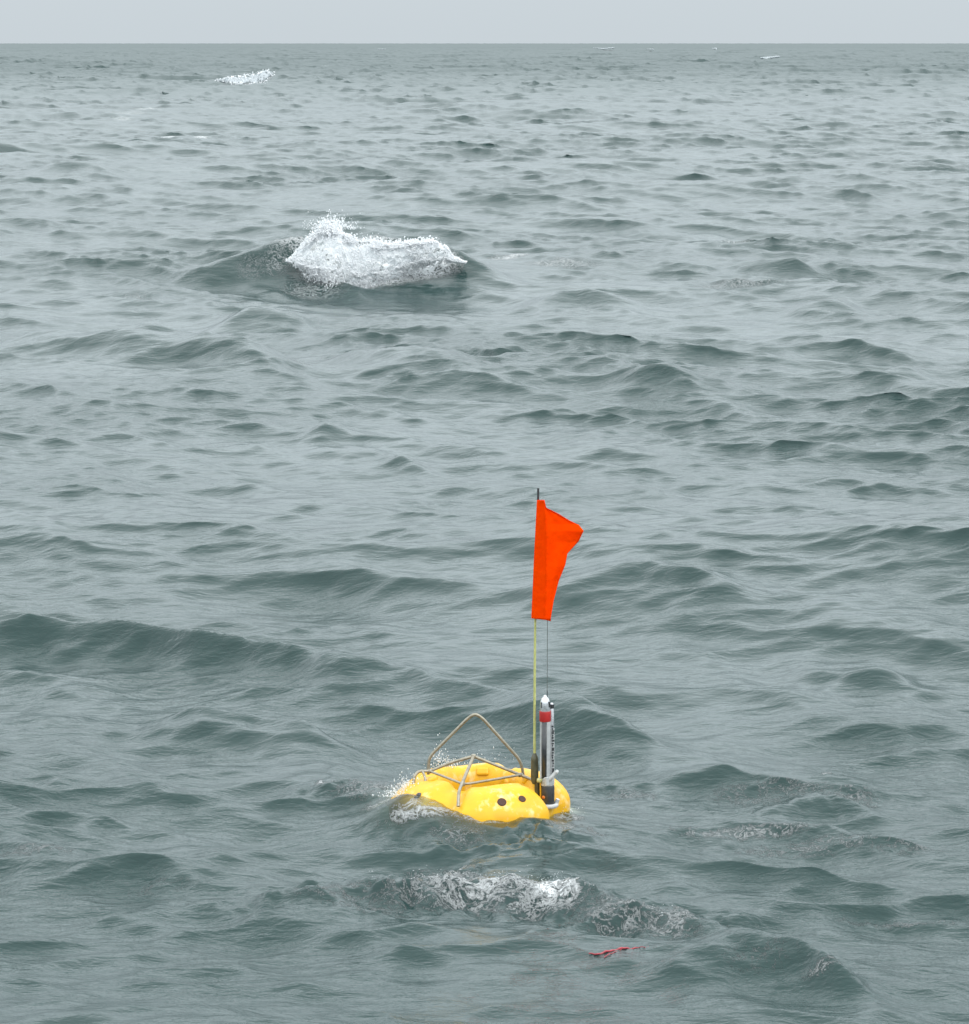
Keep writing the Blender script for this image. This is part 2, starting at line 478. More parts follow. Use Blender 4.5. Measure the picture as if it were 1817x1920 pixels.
vattr('ruffle', .12 + .08*ss(40, 150, RR) + .24*ss(100, 900, RR) + .04*ss(1200, 5000, RR)); vattr('foam', foam); vattr('clarity', clarity); vattr('choppiness', np.clip(.25+1.3*(patch*patch2*2-.12), .1, 1.4))

# ---- water material
M = Mat('sea_water')
geo = M.n('ShaderNodeNewGeometry')
def noise(scale, detail, rough, stretch, rot=0.0, dist=0.0, typ=None):
    mp = M.n('ShaderNodeMapping'); mp.inputs['Scale'].default_value = stretch
    mp.inputs['Rotation'].default_value = (0, 0, rot)
    M.l(geo.outputs['Position'], mp.inputs['Vector'])
    n_ = M.n('ShaderNodeTexNoise'); n_.inputs['Scale'].default_value = scale
    n_.inputs['Detail'].default_value = detail; n_.inputs['Roughness'].default_value = rough
    n_.inputs['Distortion'].default_value = dist
    if typ: n_.noise_type = typ
    M.l(mp.outputs[0], n_.inputs['Vector'])
    return n_.outputs['Fac']
at_f = M.n('ShaderNodeAttribute', attribute_name='foam')
at_c = M.n('ShaderNodeAttribute', attribute_name='clarity')
at_k = M.n('ShaderNodeAttribute', attribute_name='choppiness')
n1 = noise(2.2, 4, .55, (.5, 1.0, 1.0), .42, .4)
n2 = noise(9.0, 4, .6, (.4, 1.0, 1.0), .50, .5)
n3 = noise(34.0, 3, .6, (.3, 1.0, 1.0), .60, .3)
h1 = M.math('MULTIPLY', n1, .040)
h2 = M.math('MULTIPLY', M.math('MULTIPLY', n2, .021), at_k.outputs['Fac'])
h3 = M.math('MULTIPLY', M.math('MULTIPLY', n3, .0042), at_k.outputs['Fac'])
hs = M.math('ADD', M.math('ADD', h1, h2), h3)
# foam pattern: lace where thin, solid where thick
f1 = noise(5.0, 8, .68, (1, 1, 1), 0, 1.2)
f2 = noise(22.0, 6, .7, (1, 1, 1), 0, .8)
web = M.math('SUBTRACT', 1.0, M.math('MULTIPLY', M.math('ABSOLUTE', M.math('SUBTRACT', f1, .5)), 4.0), clamp=True)
web2 = M.math('SUBTRACT', 1.0, M.math('MULTIPLY', M.math('ABSOLUTE', M.math('SUBTRACT', f2, .5)), 3.0), clamp=True)
lace = M.math('ADD', M.math('MULTIPLY', web, .40), M.math('MULTIPLY', web2, .28))
lace = M.math('ADD', lace, M.math('MULTIPLY', f2, .20))
th = M.math('SUBTRACT', M.math('ADD', M.math('MULTIPLY', at_f.outputs['Fac'], .42), lace), .865)
ff = M.math('MULTIPLY', th, 5.0, clamp=True)
ff = M.math('MULTIPLY', ff, M.math('MULTIPLY', at_f.outputs['Fac'], 3.0, clamp=True))
hfoam = M.math('MULTIPLY', ff, M.math('MULTIPLY', lace, .035))
hs = M.math('ADD', hs, hfoam)
bump = M.n('ShaderNodeBump'); bump.inputs['Strength'].default_value = 1.0; bump.inputs['Distance'].default_value = 1.0
M.l(hs, bump.inputs['Height'])
P = M.p
P.inputs['Base Color'].default_value = (.011, .034, .032, 1)
at_r = M.n('ShaderNodeAttribute', attribute_name='ruffle'); M.l(at_r.outputs['Fac'], P.inputs['Roughness'])   # wavelets too small to be modelled out there
P.inputs['IOR'].default_value = 1.333
M.l(bump.outputs[0], P.inputs['Normal'])
foamb = M.n('ShaderNodeBsdfPrincipled')
foamb.inputs['Base Color'].default_value = (.80, .83, .84, 1); foamb.inputs['Roughness'].default_value = .7
M.l(bump.outputs[0], foamb.inputs['Normal'])
# clear thin water: a fresnel reflection over a green-tinted transparency
tr = M.n('ShaderNodeBsdfTransparent'); tr.inputs['Color'].default_value = (.86, .93, .66, 1)
gl = M.n('ShaderNodeBsdfGlossy'); gl.inputs['Roughness'].default_value = .12
M.l(bump.outputs[0], gl.inputs['Normal'])
fr = M.n('ShaderNodeFresnel'); fr.inputs['IOR'].default_value = 1.333; M.l(bump.outputs[0], fr.inputs['Normal'])
thin = M.n('ShaderNodeMixShader'); M.l(fr.outputs[0], thin.inputs[0]); M.l(tr.outputs[0], thin.inputs[1]); M.l(gl.outputs[0], thin.inputs[2])
m1 = M.n('ShaderNodeMixShader'); M.l(at_c.outputs['Fac'], m1.inputs[0]); M.l(P.outputs[0], m1.inputs[1]); M.l(thin.outputs[0], m1.inputs[2])
m2 = M.n('ShaderNodeMixShader'); M.l(ff, m2.inputs[0]); M.l(m1.outputs[0], m2.inputs[1]); M.l(foamb.outputs[0], m2.inputs[2])
M.l(m2.outputs[0], M.out.inputs['Surface'])
water = link('water', wm, M.m)
tag(water, kind='structure', label='choppy grey-green open sea reaching the horizon')

# ------------------------------------------------------------------ the lander
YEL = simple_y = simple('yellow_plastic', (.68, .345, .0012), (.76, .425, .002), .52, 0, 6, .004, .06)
# wet highlights painted as pale patches, deeper orange patches, fine brown grime
_t = YEL.node_tree; _p = _t.nodes['Principled BSDF']; _src = _p.inputs['Base Color'].links[0].from_socket
_tc = _t.nodes.new('ShaderNodeTexCoord')
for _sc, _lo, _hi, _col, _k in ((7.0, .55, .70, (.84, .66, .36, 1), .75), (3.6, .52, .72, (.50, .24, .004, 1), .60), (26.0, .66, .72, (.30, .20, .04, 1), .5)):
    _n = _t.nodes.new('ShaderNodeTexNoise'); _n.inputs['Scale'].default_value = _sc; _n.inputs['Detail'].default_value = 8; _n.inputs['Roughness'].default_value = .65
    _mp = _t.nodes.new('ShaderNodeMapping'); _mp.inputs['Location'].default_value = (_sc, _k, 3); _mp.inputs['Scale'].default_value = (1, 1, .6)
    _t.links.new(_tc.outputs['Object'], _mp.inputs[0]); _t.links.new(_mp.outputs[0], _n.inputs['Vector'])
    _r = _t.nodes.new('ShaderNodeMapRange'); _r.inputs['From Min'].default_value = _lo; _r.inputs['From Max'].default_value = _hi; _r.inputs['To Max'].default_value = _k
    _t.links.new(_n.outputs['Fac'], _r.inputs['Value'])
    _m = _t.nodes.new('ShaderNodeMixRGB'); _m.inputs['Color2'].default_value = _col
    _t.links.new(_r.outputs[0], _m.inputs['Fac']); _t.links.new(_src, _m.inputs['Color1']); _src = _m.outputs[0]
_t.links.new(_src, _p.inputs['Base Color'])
STEEL = simple('dull_steel', (.22, .20, .15), (.36, .33, .26), .42, .55, 30, .001, .15)
OLIVE = simple('olive_rubber', (.045, .045, .022), (.09, .085, .045), .5, 0, 25, .001, .3)
BLACK = simple('black_plastic', (.018, .02, .022), (.04, .042, .045), .4, 0, 30, .0006, .3)
WHITE = simple('white_plastic', (.36, .37, .37), (.50, .51, .51), .4, 0, 18, .0006, .2)
RED = simple('red_band', (.34, .012, .012), (.45, .02, .018), .45, 0, 20, .0004, .2)
CHROME = simple('silver_metal', (.55, .56, .58), (.72, .73, .75), .28, .75, 25, .0005)
ROD = simple('fibreglass_rod', (.40, .42, .13), (.55, .55, .22), .45, 0, 30, .0004)
HOLE = simple('hole_shade', (.035, .010, .004), (.06, .018, .006), .6, 0, 30)
ORSPOT = simple('orange_mark', (.55, .14, .01), (.7, .2, .02), .5)
BRASS = simple('weathered_knob', (.35, .33, .12), (.5, .48, .22), .5, .2, 30)
CABLE = simple('dark_wire', (.05, .06, .05), (.10, .11, .10), .5)

bz = 0.0
lander = empty('instrument_buoy', (bx, by, bz))
tag(lander, 'yellow float awash in the sea with steel lifting frame, beacon and orange flag', 'buoy')
SPX = FOC/ (BUOY.y*CP + (CAM_H)*SP)     # photograph pixels per metre at the lander
AL = math.atan2(CAM_H, BUOY.y)
def loc(px, py, y):
    """local point seen at this pixel when it stands y metres behind the lander's centre"""
    d = ray(px, py); t = (by + y)/d.y
    return Vector((d.x*t - bx, y, CAM_H + d.z*t - bz))

# float: a ring-shaped moulded body of four lobes round a deep well, a bay at its right for the beacon
m = MB(); v, f = float_mesh(); m.add(v, f)
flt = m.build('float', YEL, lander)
flt['label'] = 'yellow moulded plastic float ring'
def hull_hit(px, py):
    o = Vector((-bx, -by, CAM_H)); d = ray(px, py).normalized()
    return bvh.ray_cast(o, d)
# floor of the well
m = MB(); m.lathe([(.05, .02), (.30, .03), (.32, .0)], (0, 0, .02), 32); m.build('well_floor', YEL, lander)
# raised panels and moulded pads on the float
for px, py, sz in ((948, 1469, (.11, .10, .06)), (812, 1462, (.10, .08, .05)), (905, 1447, (.12, .08, .05)), (985, 1462, (.08, .08, .05))):
    h = hull_hit(px, py)
    if h[0] is None: continue
    m = MB(); Rm = Vector((0, 0, 1)).rotation_difference(h[1]).to_matrix()
    m.box(h[0], sz, Rm); m.build('moulded_pad', YEL, flt, .02)
# drain holes: raised dark discs, the shade inside painted as their colour
for px, py, r in ((941, 1504, .043), (979, 1498, .036), (783, 1493, .036)):
    h = hull_hit(px, py)
    if h[0] is None: continue
    nrm = h[1] if h[1].dot(Vector((0, -1, .2))) > 0 else -h[1]
    hk = empty('drain_hole', (0, 0, 0)) if False else None
    m = MB(); m.lathe([(r*1.22, -.02), (r*1.2, .002), (r*1.08, .009), (r*.98, .006), (r*.96, -.01)], h[0], 24, nrm)
    rim = m.build('drain_hole', YEL, flt)
    m = MB(); m.lathe([(r*1.0, -.02), (r*1.0, .004), (r*.6, .003), (.001, .0025)], h[0], 24, nrm)
    ho = m.build('opening', HOLE, lander); bpy.data.objects.remove(rim); ho.name = 'drain_hole'; ho.parent = flt

TR = .0145
# tall lifting bail
pts = [loc(803, 1452, .02), loc(803, 1421, .02), loc(878, 1346, .0), loc(891, 1338, .0), loc(904, 1346, .0), loc(977, 1427, .02), loc(982, 1458, .02)]
m = MB(); m.tube(smooth_path(pts, .10), TR, 12); m.build('lifting_bail', STEEL, lander)
apex = loc(888, 1418, .0)
Lf = loc(806, 1446, -.02); Rt = loc(976, 1453, -.02); Fr = loc(868, 1470, -.36)
m = MB(); m.tube(smooth_path([Lf, loc(845, 1430, -.01), apex], .05), TR, 12); m.build('strut', STEEL, lander)
m = MB(); m.tube(smooth_path([apex, Rt, loc(1000, 1463, -.06), loc(1008, 1475, -.10), loc(1008, 1506, -.10)], .06), TR, 12); m.build('strut', STEEL, lander)
m = MB(); m.tube(smooth_path([apex, loc(866, 1470, -.40), loc(860, 1486, -.62), loc(859, 1512, -.70)], .08), TR*1.1, 12); m.build('strut', STEEL, lander)
m = MB(); m.tube(smooth_path([Lf, Fr, loc(880, 1469.5, -.36), Rt], .05), TR*.85, 12); m.build('lower_rail', STEEL, lander)
m = MB(); m.tube(smooth_path([Lf, loc(785, 1446, -.05), loc(777, 1455, -.08), loc(775, 1474, -.10)], .06), TR*1.05, 12); m.build('side_handle', STEEL, lander)
m = MB(); m.tube(smooth_path([loc(792, 1446, -.05), loc(797, 1456, -.12), loc(798, 1470, -.15)], .04), TR*.85, 12); m.build('side_handle', STEEL, lander)
for p in (Lf, Rt, Fr, apex):
    m = MB(); m.lathe([(.012, -.02), (.022, -.018), (.024, 0), (.022, .018), (.012, .02)], p, 12); m.build('weld_joint', STEEL, lander)
m = MB(); m.tube([loc(925, 1445, .5), loc(925, 1431, .5)], .013, 10); m.tube([loc(925, 1433, .5), loc(925, 1430, .5)], .018, 10); m.build('rear_post', OLIVE, lander)
m = MB(); m.lathe([(.03, -.03), (.034, -.01), (.02, .012), (.012, .018)], hull_hit(786, 1490)[0] or Vector((-.6, -.4, .2)), 14); m.build('bolt', BLACK, lander)

# flag staff
YS = -.20
s0 = loc(1002.5, 1413, YS); s1 = loc(1003.8, 1160, YS+.0); s2 = loc(1009.5, 938, YS+.0)
n_s = 16
pp = []; rr_ = []
for i in range(n_s+1):
    t = i/n_s
    p = s0*(1-t)**2 + (s1*2-(s0+s2)*.5)*2*t*(1-t) + s2*t*t
    pp.append(p); rr_.append(.0125*(1-t)+.008*t)
staff_path = pp
m = MB(); m.tube(pp, rr_, 10); m.build('flag_staff', ROD, lander)
m = MB(); m.tube([s2-(s2-s1).normalized()*.15, loc(1009.2, 915, YS+.0)], .0105, 10); m.build('staff_tip', BLACK, lander)
m = MB()
c0 = loc(1002.5, 1466, YS); c1 = loc(1002.5, 1413, YS)
H_ = (c1-c0).length
m.lathe([(.020, -.02), (.030, 0), (.036, .03), (.037, H_*.55), (.034, H_*.72), (.036, H_*.78), (.030, H_*.9), (.014, H_+.005)], c0, 20)
m.build('staff_socket', OLIVE, lander)
m = MB(); c0 = loc(1008, 1512, YS); c1 = loc(1007, 1462, YS)
m.tube([c0, c1], [.024, .026], 16); m.build('socket_stem', OLIVE, lander)
m = MB(); m.lathe([(.012, -.022), (.028, -.018), (.030, 0), (.028, .014), (.016, .022)], loc(1012, 1463, YS-.07), 14); m.build('clamp_knob', BRASS, lander)
m = MB(); m.tube([loc(1013.5, 1466, YS-.06), loc(1014, 1512, YS-.06)], .0075, 8); m.build('yellow_strap', YEL, lander)

# the flag: a sleeve round the staff, then a crease and a sheet that blows back to the right
FL = Mat('flag_cloth')
tcn = FL.n('ShaderNodeTexCoord'); wv = FL.n('ShaderNodeTexNoise', Scale=9.0, Detail=6.0)
FL.l(tcn.outputs['Object'], wv.inputs['Vector'])
rmp = FL.n('ShaderNodeValToRGB'); rmp.color_ramp.elements[0].color = (.97, .048, .001, 1); rmp.color_ramp.elements[1].color = (1.0, .078, .001, 1)
FL.l(wv.outputs['Fac'], rmp.inputs[0])
dif = FL.n('ShaderNodeBsdfDiffuse'); tl = FL.n('ShaderNodeBsdfTranslucent'); mxs = FL.n('ShaderNodeMixShader'); mxs.inputs[0].default_value = .20
FL.l(rmp.outputs[0], dif.inputs['Color']); FL.l(rmp.outputs[0], tl.inputs['Color'])
bb = FL.n('ShaderNodeBump', Strength=.6, Distance=.03); FL.l(wv.outputs['Fac'], bb.inputs['Height']); FL.l(bb.outputs[0], dif.inputs['Normal'])
FL.l(dif.outputs[0], mxs.inputs[1]); FL.l(tl.outputs[0], mxs.inputs[2]); FL.l(mxs.outputs[0], FL.out.inputs['Surface'])
LEFT = [(938, 1007), (945, 1006.6), (1046, 1001.4), (1100, 999.2), (1153, 996.7)]
CREASE = [(938, 1019), (944, 1021.5), (960, 1022.5), (1000, 1025), (1080, 1026), (1161, 1023)]
RIGHT = [(937, 1020.5), (943, 1022), (952, 1024), (963.5, 1047.5), (976, 1068), (984, 1085), (990, 1090), (995.5, 1094.5), (998, 1093), (1015, 1085), (1038, 1064), (1059, 1060), (1090, 1047.5), (1127.5, 1038), (1160, 1032.6)]
def interp(tab, y):
    return float(np.interp(y, [t[0] for t in tab], [t[1] for t in tab]))
nu1, nu2, nv = 10, 18, 148
gv = []; nu = nu1+nu2
for i in range(nv+1):
    t = i/nv; row = []
    for j in range(nu+1):
        yy = 937.5 + t*222
        xl = interp(LEFT, yy); xc = interp(CREASE, yy); xr = max(interp(RIGHT, yy), xc+.4)
        if j <= nu1:
            q = j/nu1; x = xl+(xc-xl)*q
            # the half wrapped round the staff faces down-left: it recedes from crease to left edge
            dep = -.03 - .085*q
            row.append((x, yy - .0*q + (q*3 if i == nv else 0), YS + dep - .012*math.sin(q*PI)))
        else:
            q = (j-nu1)/nu2; x = xc+(xr-xc)*q
            wid = (xr-xc)/SPX
            dep = -.115 + .006*math.sin(q*9) + .24*q*min(1, wid/.3) + .018*math.sin(q*3.2+t*6)*q + .01*math.sin(t*17+q*2)*q
            sag = (1-math.cos(q*1.2))*0
            row.append((x, yy+sag + (3+q*2.5 if i == nv else 0) - (.0), YS + dep))
    gv += [loc(*(p[0], p[1], p[2])) for p in row]
# round the lower hem: rows near the bottom follow the photographed edge
gf = [(i*(nu+1)+j, (i+1)*(nu+1)+j, (i+1)*(nu+1)+j+1, i*(nu+1)+j+1) for i in range(nv) for j in range(nu)]
m = MB(); m.add(gv, gf); flag = m.build('flag', FL.m, lander)
sd = flag.modifiers.new('thickness', 'SOLIDIFY'); sd.thickness = .003; sd.offset = 0
# back half of the sleeve
gv2 = []
for i in range(nv+1):
    t = i/nv; yy = 938+t*217
    xl = interp(LEFT, yy); xc = interp(CREASE, yy)
    for q in np.linspace(0, 1, 7):
        gv2.append(loc(xl+(xc-xl)*q*.92, yy, YS-.03-.085*q+.10*math.sin(q*PI)))
gf2 = [(i*7+j, i*7+j+1, (i+1)*7+j+1, (i+1)*7+j) for i in range(nv) for j in range(6)]
m = MB(); m.add(gv2, gf2); sl_ = m.build('sleeve', FL.m, flag)
sd = sl_.modifiers.new('thickness', 'SOLIDIFY'); sd.thickness = .003; sd.offset = 0

# beacon: two slim cylinders side by side in a black foot with a white collar
YB = -.24
beacon = MB()
b0 = loc(1022.5, 1468, YB); b1 = loc(1022.0, 1352, YB)
HB = (b1-b0).length; rB = 9.6/SPX
beacon.lathe([(rB*.95, 0), (rB, .01), (rB, HB)], b0, 28)
bc = beacon.build('beacon', WHITE, lander)
m = MB()                                   # black strip down the front of the white tube
ang = np.linspace(-130, -78, 6)
st = [(math.cos(math.radians(a_))*(rB+.002), math.sin(math.radians(a_))*(rB+.002)) for a_ in ang]
vs_ = [b0+Vector((x, y, .0)) for x, y in st] + [b0+Vector((x, y, HB)) for x, y in st]
m.add(vs_, [(k, k+1, k+7, k+6) for k in range(5)])
so_ = m.build('black_strip', BLACK, bc); sd = so_.modifiers.new('t', 'SOLIDIFY'); sd.thickness = .002; sd.offset = 1
m = MB(); hr = (b1 - loc(1022.5, 1333, YB)).length
m.lathe([(rB*1.08, 0), (rB*1.1, .004), (rB*1.1, hr-.004), (rB*1.08, hr)], b1, 28); m.build('red_band', RED, bc)
top = b1+Vector((0, 0, hr)); hh_ = (loc(1022.5, 1306, YB)-loc(1022.5, 1333, YB)).length
m = MB(); m.lathe([(rB*.98, 0), (rB, .01), (rB*.99, hh_*.5), (rB*.9, hh_*.72), (rB*.62, hh_*.9), (rB*.3, hh_), (rB*.28, hh_+.01), (.004, hh_+.015)], top, 28)
m.build('beacon_head', CHROME, bc)
m = MB(); m.box(top+Vector((-.035, -.028, hh_*.45)), (.012, .018, .055)); m.build('sensor_port', BLACK, bc, .003)
m = MB(); m.box(top+Vector((.038, -.026, hh_*.5)), (.022, .02, .05)); m.build('sensor_port', BLACK, bc, .003)
m = MB(); m.tube([top+Vector((.02, 0, hh_)), loc(1026, 1295, YB)], .004, 8); m.build('antenna_stub', BLACK, bc)
m = MB(); m.tube([loc(1026, 1300, YB), loc(1026.5, 1160, YB+.1)], .0028, 6); m.build('antenna_wire', CABLE, bc)
# second cylinder
g0 = loc(1034.5, 1470, YB+.04); g1 = loc(1034.5, 1366, YB+.04); g2 = loc(1034.5, 1318, YB+.04)
m = MB(); m.tube([g0, g1], 5.2/SPX, 16); t2 = m.build('side_tube', WHITE, lander)
m = MB(); m.tube([g1, g2-Vector((0, 0, .02)), g2], [4.4/SPX, 4.2/SPX, 2.2/SPX], 16); m.build('side_head', CHROME, t2)
m = MB(); m.lathe([(4.6/SPX, -.02), (4.7/SPX, .02)], loc(1034.5, 1324, YB+.04), 14); m.build('head_cap', BLACK, t2)
# printed characters running down the side tube: small dark blocks standing a hair proud
m = MB(); rs_ = random.Random(4); yy = 1362.0
while yy < 1440:
    hgt = rs_.choice([2.0, 3.0, 3.6, 2.6]); w_ = rs_.choice([.012, .018, .022])
    c = loc(1036.6 + rs_.uniform(-.5, .8), yy, YB+.04-5.4/SPX)
    m.box(c, (w_, .006, hgt/SPX)); yy += hgt + rs_.choice([1.2, 1.8, 3.0])
m.box(loc(1037.3, 1448, YB+.04-4.2/SPX), (.018, .02, 16/SPX))
m.build('print', BLACK, t2)
m = MB(); m.tube([loc(1013.6, 1462, YB-.05), loc(1013.8, 1352, YB-.02)], .0065, 8); m.build('thin_rod', WHITE, lander)
# white clamp with slanting lever
m = MB(); m.lathe([(rB*1.25, -.04), (rB*1.32, -.03), (rB*1.32, .03), (rB*1.22, .04)], loc(1026, 1464, YB), 24)
m.tube(smooth_path([loc(1028, 1464, YB-.07), loc(1034, 1458, YB-.08), loc(1043.5, 1447, YB-.08)], .02), [.02]*8, 10)
m.tube([loc(1042, 1450, YB-.09), loc(1045, 1446, YB-.06)], .018, 10)
m.tube([loc(1024.5, 1458, YB-.08), loc(1026, 1472, YB-.08)], .022, 10)
cl = m.build('clamp', WHITE, lander)
# black foot
m = MB(); q0 = loc(1027, 1510, YB); q1 = loc(1027, 1472, YB); HF = (q1-q0).length; rF = 12.6/SPX
m.lathe([(rF*.95, 0), (rF, .01), (rF, HF-.01), (rF*.93, HF)], q0, 28); ft = m.build('beacon_foot', BLACK, lander)
m = MB(); m.lathe([(.016, 0), (.014, .004), (.001, .005)], loc(1019, 1495, YB-rF*.86), 12, (-.3, -1, 0)); m.build('orange_mark', ORSPOT, ft)
# white collar, broken ring with lugs
m = MB(); ringp = []
for k in range(33):
    a_ = math.radians(-200 + 220*k/32)
    ringp.append(loc(1027, 1509, YB) + Vector((math.cos(a_)*.082, math.sin(a_)*.082, 0)))
m.tube(ringp, .022, 10)
m.tube([ringp[32], ringp[32]+Vector((.02, -.01, .05))], [.024, .018], 10)
m.tube([ringp[8], ringp[8]+Vector((-.04, -.01, -.01))], [.022, .02], 10)
m.build('collar', WHITE, lander)

# ------------------------------------------------------------------ red line in the water
REDL = simple('red_rope', (.20, .006, .016), (.36, .015, .03), .5, 0, 40, .001, .3)
m = MB(); pts = []
for k in range(40):
    t = k/39
    p = on_water(1104 + 112*t, 1791 - 16*t + 1.5*math.sin(t*9))
    pts.append(p + Vector((0, 0, .008 + .005*math.sin(t*23+1) + .003*math.sin(t*51))))
m.tube(pts, [.003+.0065*math.sin(PI*min(1, (k+1)/34))**.7 if k < 34 else .003 for k in range(40)], 8)
m.tube([p+Vector((.02, -.10+.10*i/12, .002*math.sin(i*2))) for i, p in enumerate(pts[8:22])], .0035, 8)
rope = m.build('red_rope', REDL)
tag(rope, 'short red rope floating in the water in front of the foaming wave', 'rope')

# ------------------------------------------------------------------ white water
FM = Mat('white_water')
fg = FM.n('ShaderNodeNewGeometry'); fn = FM.n('ShaderNodeTexNoise', Scale=4.5, Detail=9.0, Roughness=.66); FM.l(fg.outputs['Position'], fn.inputs['Vector'])
fb_ = FM.n('ShaderNodeBump', Strength=.45, Distance=.12); FM.l(fn.outputs['Fac'], fb_.inputs['Height'])
fd = FM.n('ShaderNodeBsdfDiffuse'); fd.inputs['Color'].default_value = (.88, .90, .91, 1); FM.l(fb_.outputs[0], fd.inputs['Normal'])
ft_ = FM.n('ShaderNodeBsdfTranslucent'); ft_.inputs['Color'].default_value = (.93, .95, .96, 1)
fm_ = FM.n('ShaderNodeMixShader'); fm_.inputs[0].default_value = .35
FM.l(fd.outputs[0], fm_.inputs[1]); FM.l(ft_.outputs[0], fm_.inputs[2]); FM.l(fm_.outputs[0], FM.out.inputs['Surface'])
WW = FM.m
WF = FM.m.copy(); WF.name = 'thin_foam'
for n_ in WF.node_tree.nodes:
    if n_.type in ('BSDF_DIFFUSE', 'BSDF_TRANSLUCENT'): n_.inputs['Color'].default_value = (.50, .54, .56, 1)
WD = FM.m.copy(); WD.name = 'drops'
for n_ in WD.node_tree.nodes:
    if n_.type in ('BSDF_DIFFUSE', 'BSDF_TRANSLUCENT'): n_.inputs['Color'].default_value = (.96, .97, .98, 1)
    if n_.type == 'MIX_SHADER': n_.inputs[0].default_value = .5
ICO = None
def ico():
    global ICO
    if ICO is None:
        ICO = (np.array([(1, 0, 0), (-1, 0, 0), (0, 1, 0), (0, -1, 0), (0, 0, 1), (0, 0, -1)], float),
               np.array([(0, 2, 4), (2, 1, 4), (1, 3, 4), (3, 0, 4), (2, 0, 5), (1, 2, 5), (3, 1, 5), (0, 3, 5)]))
    return ICO
def drops(name, pos, size, mat, stretch=None):
    v0, f0 = ico(); n = len(pos)
    sc = size[:, None, None]*np.ones((1, 1, 3))
    if stretch is not None: sc = sc*stretch[:, None, :]
    jit = 1 + .35*(rng.random((n, len(v0), 1))-.5)
    v = pos[:, None, :] + v0[None]*sc*jit
    f = f0[None]+(np.arange(n)*len(v0))[:, None, None]
    me = bpy.data.meshes.new(name)
    v = v.reshape(-1, 3); f = f.reshape(-1, 3)
    me.vertices.add(len(v)); me.vertices.foreach_set('co', v.ravel().astype(np.float32))
    me.loops.add(f.size); me.loops.foreach_set('vertex_index', f.ravel().astype(np.int32))
    me.polygons.add(len(f)); me.polygons.foreach_set('loop_start', (np.arange(len(f))*3).astype(np.int32))
    me.update(calc_edges=True); me.polygons.foreach_set('use_smooth', np.ones(len(f), dtype=bool))
    return link(name, me, mat)

